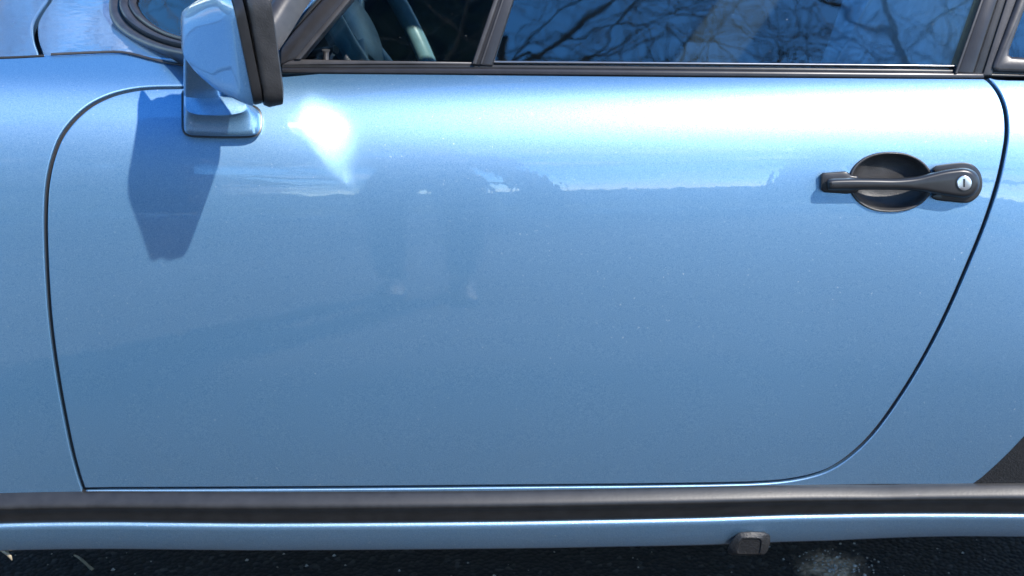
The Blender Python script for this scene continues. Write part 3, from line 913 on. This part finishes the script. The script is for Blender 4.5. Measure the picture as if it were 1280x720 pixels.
# foot
fx, fs = hit(277, 145)
FP = Plane(body(fx, fs), body_n(fx, fs))
def fsec(x0, x1, ya, yb, wv, rpx, n=6, skew=0):
    out = []
    for (u, v) in rrect((x0 + x1) / 2, (ya + yb) / 2, (x1 - x0) / 2, (yb - ya) / 2, rpx, n):
        out.append(FP.px(u, v, wv))
    return out
def fpoly(pts, wv, ins=0.0, n=72):
    Q = [(p[0], p[1]) for p in spline(pts, n=n, closed=True)]
    P2 = [(x, -y) for x, y in Q]
    if area2(P2) < 0: P2.reverse()
    if ins: P2 = offset_in(P2, ins)
    return [FP.px(x, -y, wv) for x, y in P2]
foot_px = [(229, 122), (229.3, 116), (234, 113), (250, 113.5), (270, 118), (290, 124), (310, 131), (321, 136), (325.5, 143), (326, 152), (325, 162), (320, 168.5), (308, 170.5), (280, 170.8), (250, 170), (236, 168.5), (230, 163), (229, 150), (229, 136)]
foot_top = [(230, 118), (230.6, 110), (236, 106), (248, 105), (262, 108), (276, 113), (290, 119), (302, 125), (309, 130), (310, 136), (306, 141), (296, 144), (280, 146), (262, 146), (246, 145), (236, 142), (231, 137), (229.8, 130), (229.8, 124)]
loft('foot', [fpoly(foot_px, -.014), fpoly(foot_px, .007), fpoly(foot_px, .012, .8), fpoly(foot_px, .0155, 2.4), fpoly([tuple(Vector(a).lerp(Vector(b), .30)) for a, b in zip(foot_px, foot_top)], .018), fpoly([tuple(Vector(a).lerp(Vector(b), .65)) for a, b in zip(foot_px, foot_top)], .023), fpoly(foot_top, .030), fpoly(foot_top, .034, 2.0)], M_PAINT, mir, smooth_angle=60)
neck = [(229, 108), (229.4, 100), (234, 97), (247, 97), (262, 99), (274, 104), (277, 111), (274, 118), (258, 121), (240, 120), (231, 118)]
def neck_at(dx, dy, sc): return [(229 + (x - 229) * sc + dx, y * 1 + dy) for x, y in neck]
loft('neck', [fpoly(neck_at(0.5, 8, 1.0), .020, n=40), fpoly(neck_at(.3, 2, 1.0), .034, n=40), fpoly(neck_at(.2, -12, .95), .050, n=40), fpoly(neck_at(.2, -28, .9), .068, n=40), fpoly(neck_at(1, -44, .8), .085, n=40)], M_PAINT, mir, smooth_angle=60)
loft('gasket', [fpoly(foot_px, -.016, -2.0), fpoly(foot_px, .0055, -2.4), fpoly(foot_px, .0085, -1.6), fpoly(foot_px, .0092, .2)], M_RUBBER, mir)

# ------------------------------------------------------------------ door handle
dh = empty('door_handle'); dh.parent = car
def hsec(scale, wv, dx=0, dy=0):
    out = []
    for (px, py) in cup_out:
        out.append(HP.px(1112.5 + (px - 1112.5) * scale + dx, 227.5 + (py - 227.5) * scale + dy, wv))
    return out
def cupring(scale, off, grow=0.0):
    out = []
    for (px, py) in cup_out:
        qx, qy = 1112.5 + (px - 1112.5) * scale, 227.5 + (py - 227.5) * scale
        x, s = hit(qx, qy)
        out.append(body(x, s) + body_n(x, s) * off)
    return out
loft('recess_cup', [cupring(1.0, -.004), cupring(1.035, .0012), cupring(1.015, .0028), cupring(.985, .0030), cupring(.955, .0018), cupring(.93, -.002), cupring(.90, -.006), cupring(.84, -.010), cupring(.74, -.0135), cupring(.60, -.0160), cupring(.42, -.0172), cupring(.2, -.0178)], M_PLASTIC, dh, cap=(False, True), smooth_angle=60)
def hp_loft(name, outlines, mat, sa=40):
    return loft(name, [[HP.px(px, py, wv) for px, py in L] for L, wv in outlines], mat, dh, smooth_angle=sa)
def scale_px(L, f, c): return [(c[0] + (x - c[0]) * f, c[1] + (y - c[1]) * f) for x, y in L]
def inset_px(L, d):
    P = [(x, -y) for x, y in L]
    rev = area2(P) < 0
    if rev: P.reverse()
    Q = offset_in(P, d)
    if rev: Q.reverse()
    return [(x, -y) for x, y in Q]
lm = resample([(1026, 218), (1028, 216), (1058, 213.8), (1061, 216), (1064, 219), (1073, 220), (1073, 240), (1060, 242.5), (1030, 240.5), (1026, 238), (1026, 218)], n=44, closed=True)
lm = [(p[0], p[1]) for p in lm]
hp_loft('front_mount', [(lm, -.003), (lm, .006), (inset_px(lm, .8), .0073), (inset_px(lm, 2), .008)], M_SATIN)
rm = [(1166, 213), (1167, 209), (1172, 206.5), (1185, 204.5), (1200, 203), (1209, 203.2), (1218, 207), (1225, 215), (1228, 226), (1227, 237), (1222, 246), (1214, 252), (1205, 253.8), (1190, 252.5), (1172, 250.5), (1165.5, 248), (1165, 244), (1172, 240), (1174, 228), (1172, 217)]
rm = [(p[0], p[1]) for p in spline(rm, n=60, closed=True)]
hp_loft('rear_mount', [(rm, -.003), (rm, .006), (inset_px(rm, .8), .0075), (inset_px(rm, 2.2), .008)], M_SATIN)
gt = [(1036, 224), (1060, 222.6), (1090, 222.6), (1120, 223), (1145, 221), (1162, 217), (1180, 212.8), (1195, 210.6), (1205, 210), (1214, 212), (1220.5, 217), (1224, 225), (1223.5, 234), (1219.5, 241), (1213, 245.5), (1204, 247),
      (1190, 245.5), (1172, 242.5), (1155, 239.5), (1135, 237.5), (1110, 237), (1080, 237), (1055, 237.5), (1037, 237.2), (1035, 235), (1034.5, 229)]
gt = [(p[0], p[1]) for p in spline(gt, n=110, closed=True)]
hp_loft('grip', [(inset_px(gt, 1), .008), (inset_px(gt, -.4), .013), (inset_px(gt, .1), .017), (inset_px(gt, 1.0), .0198), (inset_px(gt, 2.4), .0216), (inset_px(gt, 4.0), .0226), (inset_px(gt, 5.8), .0230)], M_SATIN, 60)
def disc_px(cx, cy, r, n=28): return [(cx + r * math.cos(2 * math.pi * k / n), cy + r * math.sin(2 * math.pi * k / n)) for k in range(n)]
hp_loft('lock_collar', [(disc_px(1205.5, 229, 11), .020), (disc_px(1205.5, 229, 11), .0236), (disc_px(1205.5, 229, 9.2), .0238)], M_RUBBER)
lk = hp_loft('lock_cylinder', [(disc_px(1205.5, 229, 9.2), .021), (disc_px(1205.5, 229, 9.2), .0246), (disc_px(1205.5, 229, 8.4), .0252)], M_CHROME)
hp_loft('key_slot', [(rrslot, wv) for rrslot, wv in [([(1203.9, 223.5), (1206.5, 223.5), (1206.3, 234), (1204.1, 234)], .0250), ([(1203.9, 223.5), (1206.5, 223.5), (1206.3, 234), (1204.1, 234)], .02545)]], M_SATIN)

# ------------------------------------------------------------------ cabin
CY = 0.85
ib = [Vector((-.62, .16, .25)), ]
box('cabin_floor', (-.75, .10, .20), (1.15, 1.60, .23), M_DASH, car, 0)
fd = box('far_door', (-.65, 1.52, .20), (1.0, 1.60, .80), M_DASH, car, .01)
box('door_card', (-.45, .115, .25), (.70, .15, .795), M_LEATHER, car, .01)
box('dashboard', (-.62, .18, .55), (-.22, 1.50, .80), M_DASH, car, .05)
box('rear_bulkhead', (1.02, .12, .22), (1.08, 1.58, .80), M_DASH, car, .01)
# roof with its rear and front pillars: shades the cabin
rv = []
V, F = [], []
for j in range(13):
    y = .30 + 1.10 * j / 12
    for i in range(13):
        x = -.02 + 1.02 * i / 12
        V.append((x, y, 1.16 + .09 * (1 - ((x - .42) / .6) ** 2) + .05 * (1 - ((y - CY) / .56) ** 2)))
F = [(j * 13 + i, j * 13 + i + 1, (j + 1) * 13 + i + 1, (j + 1) * 13 + i) for j in range(12) for i in range(12)]
n0 = len(V)
V += [(a, b, c - .025) for a, b, c in V]
F += [tuple(n0 + k for k in f[::-1]) for f in F[:144]]
mesh_obj('roof', V, F, M_PAINT, car)
box('rear_shelf', (.98, .12, .74), (1.9, 1.58, .79), M_PAINT, car, .01)
# steering wheel
scn = at_y(466, 22, .46)
axis = Vector((.86, -.10, .50)).normalized()
u = Vector((0, 0, 1)).cross(axis).normalized(); v = axis.cross(u)
sw = empty('steering_wheel'); sw.parent = car
bm = bmesh.new()
NR = 56; prev = None; rings = []
for k in range(NR):
    a = 2 * math.pi * k / NR
    c = scn + (u * math.cos(a) + v * math.sin(a)) * .185
    ro = (u * math.cos(a) + v * math.sin(a))
    rings.append([bm.verts.new(c + (ro * math.cos(b) + axis * math.sin(b)) * .0135) for b in [2 * math.pi * q / 12 for q in range(12)]])
for k in range(NR):
    A, B = rings[k], rings[(k + 1) % NR]
    for q in range(12): bm.faces.new((A[q], A[(q + 1) % 12], B[(q + 1) % 12], B[q]))
bm_obj('rim', bm, M_TEAL, sw)
for an in (0, 90, 180, 270):
    dv = u * math.cos(R(an + 20)) + v * math.sin(R(an + 20))
    tube('spoke', [scn + dv * .03 - axis * .035, scn + dv * .10 - axis * .03, scn + dv * .18], [.020, .016, .012], M_TEAL, sw, 8)
tube('hub', [scn - axis * .06, scn - axis * .02, scn - axis * .015], [.055, .06, .045], M_TEAL, sw, 20)
tube('stalk', [at_y(420, 62, .30), at_y(370, 72, .34), at_y(405, 70, .42)], [.006, .006, .008], M_DASH, sw, 8)
tube('lock_button', [at_y(407.5, 80, .135), at_y(407.5, 66, .135), at_y(407.5, 62.5, .135)], [.0035, .0035, .005], M_BRIGHT, car, 10)
# seats
def seat(yc, name='seat'):
    st = empty(name); st.parent = car
    base = at_y(1105, 96, yc)
    bx = base.x
    ax = Vector((.36, 0, .93)).normalized(); fw_ = Vector((-.93, 0, .36)).normalized(); sd = Vector((0, 1, 0))
    o = Vector((bx, yc, .40))
    def sect(t, hw, dep, bol):
        c = o + ax * t; out = []
        for (a, b) in rrect(0, 0, hw, dep, min(dep * .8, .05), 4):
            k = abs(a) / hw
            out.append(c + sd * a + fw_ * (b + (bol * k ** 3 if b > 0 else 0)))
        return out
    loft('backrest', [sect(0, .20, .05, .02), sect(.05, .235, .065, .05), sect(.2, .245, .07, .06), sect(.4, .24, .068, .055), sect(.55, .21, .06, .03), sect(.63, .16, .05, .01), sect(.66, .10, .03, 0)], M_LEATHER, st, smooth_angle=60)
    loft('headrest', [sect(.67, .10, .035, 0), sect(.70, .125, .045, 0), sect(.80, .12, .045, 0), sect(.85, .08, .03, 0)], M_LEATHER, st, smooth_angle=60)
    tube('stitched_seam', [o + ax * t - sd * (.247 if .05 < t < .5 else .235) + fw_ * .02 for t in [.04, .12, .2, .3, .4, .5]], .0022, M_STITCH, st, 6)
    box('cushion', (bx - .48, yc - .24, .30), (bx + .02, yc + .24, .44), M_LEATHER, st, .05)
    tube('recliner_knob', [o + ax * .06 - sd * .255, o + ax * .06 - sd * .285], [.035, .03], M_DASH, st, 16)
seat(.44)
seat(1.12, 'seat')

# ------------------------------------------------------------------ wheels
def wheel(xc, yc):
    whl = empty('wheel', (0, 0, 0)); whl.parent = car
    pr = [(.10, .20), (.10, .285), (.085, .308), (.04, .315), (-.04, .315), (-.085, .308), (-.10, .285), (-.10, .20)]
    bm = bmesh.new(); N = 48; rings = []
    for k in range(N):
        a = 2 * math.pi * k / N
        rings.append([bm.verts.new((xc + r * math.cos(a), yc + dy, .315 + r * math.sin(a))) for dy, r in pr])
    for k in range(N):
        A, B = rings[k], rings[(k + 1) % N]
        for q in range(len(pr) - 1): bm.faces.new((A[q], A[q + 1], B[q + 1], B[q]))
    bm_obj('tyre', bm, M_TYRE, whl)
    pr2 = [(-.095, .20), (-.085, .195), (-.05, .185), (-.03, .12), (-.06, .05), (-.065, .001)]
    bm = bmesh.new(); rings = []
    for k in range(N):
        a = 2 * math.pi * k / N; m = .5 + .5 * math.cos(5 * a)
        rings.append([bm.verts.new((xc + r * math.cos(a), yc + dy + (.03 * (1 - m) if .06 < r < .19 else 0), .315 + r * math.sin(a))) for dy, r in pr2])
    for k in range(N):
        A, B = rings[k], rings[(k + 1) % N]
        for q in range(len(pr2) - 1): bm.faces.new((A[q], A[q + 1], B[q + 1], B[q]))
    bm_obj('rim', bm, M_SATIN, whl)
wheel(XF, .13); wheel(XR, .10); wheel(XF, 1.52); wheel(XR, 1.55)

# underside and the far body side, so that light does not leak below
box('underbody', (x_f_arch + .02, .10, .185), (x_r_arch, 1.62, .205), M_DARK, car, 0)
box('far_body_side', (-1.7, 1.62, .25), (XR + .7, 1.70, .80), M_PAINT, car, .03)

# ------------------------------------------------------------------ small things on the ground
gz = .0
tw = [at_z(*p, .004) for p in [(93, 694), (98, 700), (104, 706), (110, 710), (116, 712)]]
tw = [p + Vector((0, 0, .008 * math.sin(i * .8))) for i, p in enumerate(tw)]
tag(tube('dry_stem', tw, [.0012, .0018, .0022, .0020, .0028], M_TWIG, None, 7), 'thin curled dry stem lying on the shaded asphalt under the sill', 'twig')
# curled pale leaf at the front end of the sill
lp = at_y(3, 694, .015)
V, F = [], []
for i in range(7):
    for j in range(5):
        a, b = i / 6, (j / 4 - .5)
        wd = .016 * math.sin(math.pi * (.08 + .84 * a))
        V.append(lp + Vector((-.03 + .04 * a, b * wd * .6 + .01 * math.sin(a * 3), .016 - .026 * a + .008 * b * b * 4)))
F = [(i * 5 + j, i * 5 + j + 1, (i + 1) * 5 + j + 1, (i + 1) * 5 + j) for i in range(6) for j in range(4)]
lo_ = mesh_obj('dry_leaf', V, F, M_TWIG, car)
lo_.modifiers.new('thickness', 'SOLIDIFY').thickness = .0015
# loose grit under the car, thickest on the painted sun spot
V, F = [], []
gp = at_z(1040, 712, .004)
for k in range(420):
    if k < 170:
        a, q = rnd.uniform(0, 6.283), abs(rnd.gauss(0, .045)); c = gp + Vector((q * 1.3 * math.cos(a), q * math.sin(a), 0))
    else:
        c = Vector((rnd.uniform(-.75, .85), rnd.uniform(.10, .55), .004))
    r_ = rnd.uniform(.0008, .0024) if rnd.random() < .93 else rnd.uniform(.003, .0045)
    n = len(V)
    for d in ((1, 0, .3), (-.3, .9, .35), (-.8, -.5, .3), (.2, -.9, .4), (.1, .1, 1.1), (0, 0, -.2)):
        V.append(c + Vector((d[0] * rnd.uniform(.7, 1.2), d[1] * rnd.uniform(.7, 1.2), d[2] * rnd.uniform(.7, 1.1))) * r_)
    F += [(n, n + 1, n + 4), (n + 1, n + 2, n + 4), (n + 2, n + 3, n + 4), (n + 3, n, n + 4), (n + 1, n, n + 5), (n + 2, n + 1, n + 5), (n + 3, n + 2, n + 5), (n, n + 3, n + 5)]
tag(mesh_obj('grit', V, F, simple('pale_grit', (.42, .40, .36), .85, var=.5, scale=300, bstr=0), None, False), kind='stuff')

# ------------------------------------------------------------------ trees across the road and beyond the car, seen in glass and paint
def bare_tree(name, loc, height, mat, label, seed, group, spread=1.0, levels=5, twigs=3, flat=1.0, thick=.020, base=.36, slim=1.0):
    r = random.Random(seed)
    root = empty(name, loc, label=label, cat='tree', group=group)
    geo = [[[], []], [[], []]]
    def tb(which, pts, rads, n):
        V, F = geo[which]
        ref = None; st = len(V)
        for i, p in enumerate(pts):
            t = (pts[min(i + 1, len(pts) - 1)] - pts[max(i - 1, 0)]).normalized()
            if ref is None: ref = t.orthogonal()
            ref = (ref - t * ref.dot(t)).normalized(); b = t.cross(ref)
            for k in range(n):
                a = 6.28318 * k / n
                V.append(p + (ref * math.cos(a) + b * math.sin(a)) * rads[i] * (slim if which else 1))
        for i in range(len(pts) - 1):
            for k in range(n):
                q = st + i * n
                F.append((q + k, q + (k + 1) % n, q + n + (k + 1) % n, q + n + k))
    def grow(p, d, ln, rad, lv):
        n = 5 if lv < 3 else 4
        pts, rads = [p.copy()], [rad]
        q, dd = p.copy(), d.copy()
        wob = .12 if lv == 0 else .26
        for k in range(n):
            dd = (dd + Vector((r.uniform(-1, 1), r.uniform(-1, 1), r.uniform(-.7, .6) * (flat if lv else 1))) * wob).normalized()
            if lv: dd = Vector((dd.x, dd.y, dd.z * (.8 + .2 * flat))).normalized()
            q = q + dd * ln / n
            wp = q + Vector(loc)
            if -6.0 < wp.y < 6.5: break          # no bough hangs over the road
            if wp.y < 0:                          # the crown ends short of the line to the sun
                t_ = wp.y / SUN.y
                g = wp - SUN * t_
                if -3.2 < g.x < 3.5 and g.z < 3.2: break
            pts.append(q.copy()); rads.append(max(.0045, rad * (1 - .55 * (k + 1) / n)))
        if len(pts) < 2: return
        n = len(pts) - 1
        tb(0 if lv == 0 else 1, pts, rads, 8 if lv < 2 else (5 if lv < 4 else 3))
        if lv >= levels: return
        nc = twigs + (3 if lv == 0 else 0) + (1 if r.random() < .5 else 0)
        for c in range(nc):
            i = r.randint(min(2, n), n)
            t = (pts[i] - pts[i - 1]).normalized()
            side = t.orthogonal(); side.rotate(Matrix.Rotation(r.uniform(0, 6.28), 3, t))
            nd = t * r.uniform(.5, 1.0) + side * r.uniform(.5, 1.0) * spread + Vector((0, 0, .12))
            nd.z *= flat
            nd.normalize()
            grow(pts[i].lerp(pts[i - 1], r.random()), nd, ln * r.uniform(.55, .85), max(.005, rads[i] * r.uniform(.5, .75)), lv + 1)
        grow(pts[-1], dd, ln * .72, rads[-1] * .9, lv + 1)
    grow(Vector((0, 0, -.1)), Vector((r.uniform(-.08, .08), r.uniform(-.08, .08), 1)), height * base, height * thick, 0)
    mesh_obj('trunk', *geo[0], mat, root); mesh_obj('crown', *geo[1], mat, root)
    return root
G1 = 'bare trees across the road'
bare_tree('bare_tree', (.9, -8.8, 0), 11.5, M_BARK, 'tall bare tree with low spreading boughs across the road, mirrored in the door window', 3, G1, 1.5, 5, 3, .5, .020, .46, .8)
bare_tree('bare_tree', (3.6, -11.5, 0), 13.0, M_BARK, 'bare tree farther back across the road, mirrored behind the spreading one', 11, G1, 1.5, 5, 3, .5, .020, .46, .8)
bare_tree('bare_tree', (-3.8, -10.5, 0), 11.0, M_BARKPALE, 'bare tree across the road beside the dark evergreen', 5, G1, 1.3, 5, 3, .6)
G2 = 'tan bare trees beyond the car'
for i, (x, y, h_) in enumerate([(-7.5, 14, 15.0), (-3.4, 15.5, 16.5), (-12.5, 17, 16), (.8, 14, 13.0), (4.6, 16, 15)]):
    bare_tree('bare_tree', (x, y, 0), h_, M_BARKPALE, ['tan bare tree beyond the car, mirrored in the hood', 'tallest tan bare tree beyond the car, behind the windscreen corner', 'tan bare tree beyond the front of the car, far along the verge',
              'smallest tan bare tree beyond the car, behind the steering wheel', 'tan bare tree beyond the rear of the car'][i], 30 + i, G2, 1.2, 5, 4, .8, .020, .24)
def evergreen(loc, h, rad, label, seed):
    r = random.Random(seed)
    root = empty('evergreen_tree', loc, label=label, cat='tree')
    tube('trunk', [(0, 0, -.1), (0, 0, h * .5), (0, 0, h * .95)], [h * .025, h * .016, .02], M_BARK, root, 8)
    V, F = [], []
    for k in range(16000):
        z = h * (.27 + .73 * r.random() ** 1.15)
        R_ = rad * (1 - (z / h) ** 1.6) * (.75 + .25 * math.sin(z * 3 + seed)) * r.random() ** .4
        a = r.uniform(0, 6.283)
        c = Vector((R_ * math.cos(a), R_ * math.sin(a), z - .25 * R_))
        d1 = Vector((r.uniform(-1, 1), r.uniform(-1, 1), r.uniform(-.6, .4))).normalized() * r.uniform(.10, .24)
        d2 = d1.orthogonal().normalized() * .06
        n = len(V)
        V += [c - d1, c + d2, c + d1, c - d2]; F.append((n, n + 1, n + 2, n + 3))
    mesh_obj('crown', V, F, M_LEAF, root, False)
evergreen((-2.3, -9.2, 0), 15.0, 2.9, 'dark evergreen tree across the road, mirrored in the small front window', 2)
# pale low house across the road: its walls show as streaks along the mirrored horizon
hs_ = empty('pale_house', (0, 0, 0), label='pale rendered low house with a slate roof across the road', cat='house')
box('wall', (-16, -24, -.1), (-3, -17, 2.9), M_WALL, hs_, .02)
bm = bmesh.new()
pr = [(-16.4, -24.4, 2.9), (-2.6, -24.4, 2.9), (-2.6, -16.6, 2.9), (-16.4, -16.6, 2.9), (-14, -20.5, 5.0), (-5, -20.5, 5.0)]
vv = [bm.verts.new(p) for p in pr]
for f in ((0, 1, 5, 4), (1, 2, 5), (2, 3, 4, 5), (3, 0, 4), (3, 2, 1, 0)): bm.faces.new([vv[i] for i in f])
bm_obj('roof', bm, M_ROOF, hs_)
for i in range(4):
    x = -14.6 + 3.0 * i
    wn = box('window', (x, -16.98, .9), (x + 1.3, -16.93, 2.1), M_DARK, hs_, .01)
    box('sill', (x - .08, -16.99, .82), (x + 1.38, -16.88, .90), M_WALL, wn, .005)
tag(box('garden_wall', (-45, -14.2, -.1), (45, -14.0, .95), M_WALL, None, .02), 'long pale garden wall across the road beyond the bare trees', 'wall')

# ------------------------------------------------------------------ the photographer, mirrored in the door
def skin_person():
    J = {}
    def add(n, p, r): J[n] = (Vector(p), r)
    X, Y = -.035, -1.80
    add('pelvis', (X, Y, .92), .135); add('waist', (X, Y, 1.05), .125); add('chest', (X, Y, 1.27), .145); add('neck0', (X, Y, 1.43), .075); add('neck', (X, Y + .01, 1.49), .055)
    add('head0', (X, Y + .02, 1.55), .075); add('head1', (X, Y + .03, 1.63), .092); add('head2', (X, Y + .02, 1.71), .075)
    for s, k in ((-1, 'l'), (1, 'r')):
        add('hip' + k, (X + s * .095, Y, .86), .095); add('knee' + k, (X + s * .105, Y + .015, .48), .066); add('calf' + k, (X + s * .10, Y - .005, .34), .062); add('ankle' + k, (X + s * .095, Y - .02, .09), .042)
        add('sh' + k, (X + s * .17, Y, 1.38), .065); add('elb' + k, (X + s * .24, Y + .05, 1.13), .046); add('wr' + k, (X + s * .10, Y + .13, 1.25), .030)
    E = [('pelvis', 'waist'), ('waist', 'chest'), ('chest', 'neck0'), ('neck0', 'neck'), ('neck', 'head0'), ('head0', 'head1'), ('head1', 'head2')]
    for k in 'lr': E += [('pelvis', 'hip' + k), ('hip' + k, 'knee' + k), ('knee' + k, 'calf' + k), ('calf' + k, 'ankle' + k), ('chest', 'sh' + k), ('sh' + k, 'elb' + k), ('elb' + k, 'wr' + k)]
    names = list(J); ix = {n: i for i, n in enumerate(names)}
    me = bpy.data.meshes.new('person')
    me.from_pydata([J[n][0] for n in names], [(ix[a], ix[b]) for a, b in E], [])
    o = bpy.data.objects.new('person', me); COL.objects.link(o)
    m = o.modifiers.new('skin', 'SKIN'); m.use_smooth_shade = True
    for i, n in enumerate(names):
        sv = me.skin_vertices[0].data[i]; sv.radius = (J[n][1], J[n][1] * (.8 if n in ('pelvis', 'waist', 'chest') else 1)); sv.use_root = n == 'pelvis'
    o.modifiers.new('sub', 'SUBSURF').levels = 1
    o.modifiers['sub'].render_levels = 2
    mt, nt, p = material('clothing')
    tc = nt.nodes.new('ShaderNodeTexCoord'); sp = nt.nodes.new('ShaderNodeSeparateXYZ'); nt.links.new(tc.outputs['Object'], sp.inputs[0])
    r = ramp(nt, math_n(nt, 'DIVIDE', sp.outputs['Z'], 2.0), [(.0, (.028, .036, .060)), (.485, (.028, .036, .060)), (.487, (.03, .03, .034)), (.72, (.03, .03, .034)), (.722, (.52, .33, .25)), (.82, (.52, .33, .25)), (.822, (.05, .03, .02))])
    nt.links.new(r.outputs[0], p.inputs['Base Color']); p.inputs['Roughness'].default_value = .8
    me.materials.append(mt)
    tag(o, 'person in dark trousers and jacket standing on the road before the door', 'person')
    for s in (-1, 1):
        X2 = X + s * .098
        secs = []
        for yy, hw, ht in [(-.09, .025, .05), (-.07, .038, .075), (0, .040, .085), (.07, .043, .06), (.13, .045, .045), (.17, .035, .035), (.185, .015, .02)]:
            secs.append([Vector((X2 + hw * math.cos(a), Y + yy - .01, max(.001, ht / 2 + ht / 2 * math.sin(a)))) for a in [2 * math.pi * k / 14 for k in range(14)]])
        loft('shoe', secs, M_SHOE, o, smooth_angle=60)
    for s in (-1, 1):     # hands raised at chest height
        wr = J['wr' + ('l' if s < 0 else 'r')][0]
        for f in range(4):
            b = wr + Vector((-s * .02, .02, .035 - .02 * f))
            tube('finger', [wr, b, b + Vector((-s * .03, .02, 0)), b + Vector((-s * .05, .005, 0))], [.018, .010, .009, .007], M_SKIN, o, 8)
        tube('thumb', [wr, wr + Vector((-s * .01, .01, .05)), wr + Vector((-s * .03, .015, .07))], [.016, .011, .008], M_SKIN, o, 8)
skin_person()
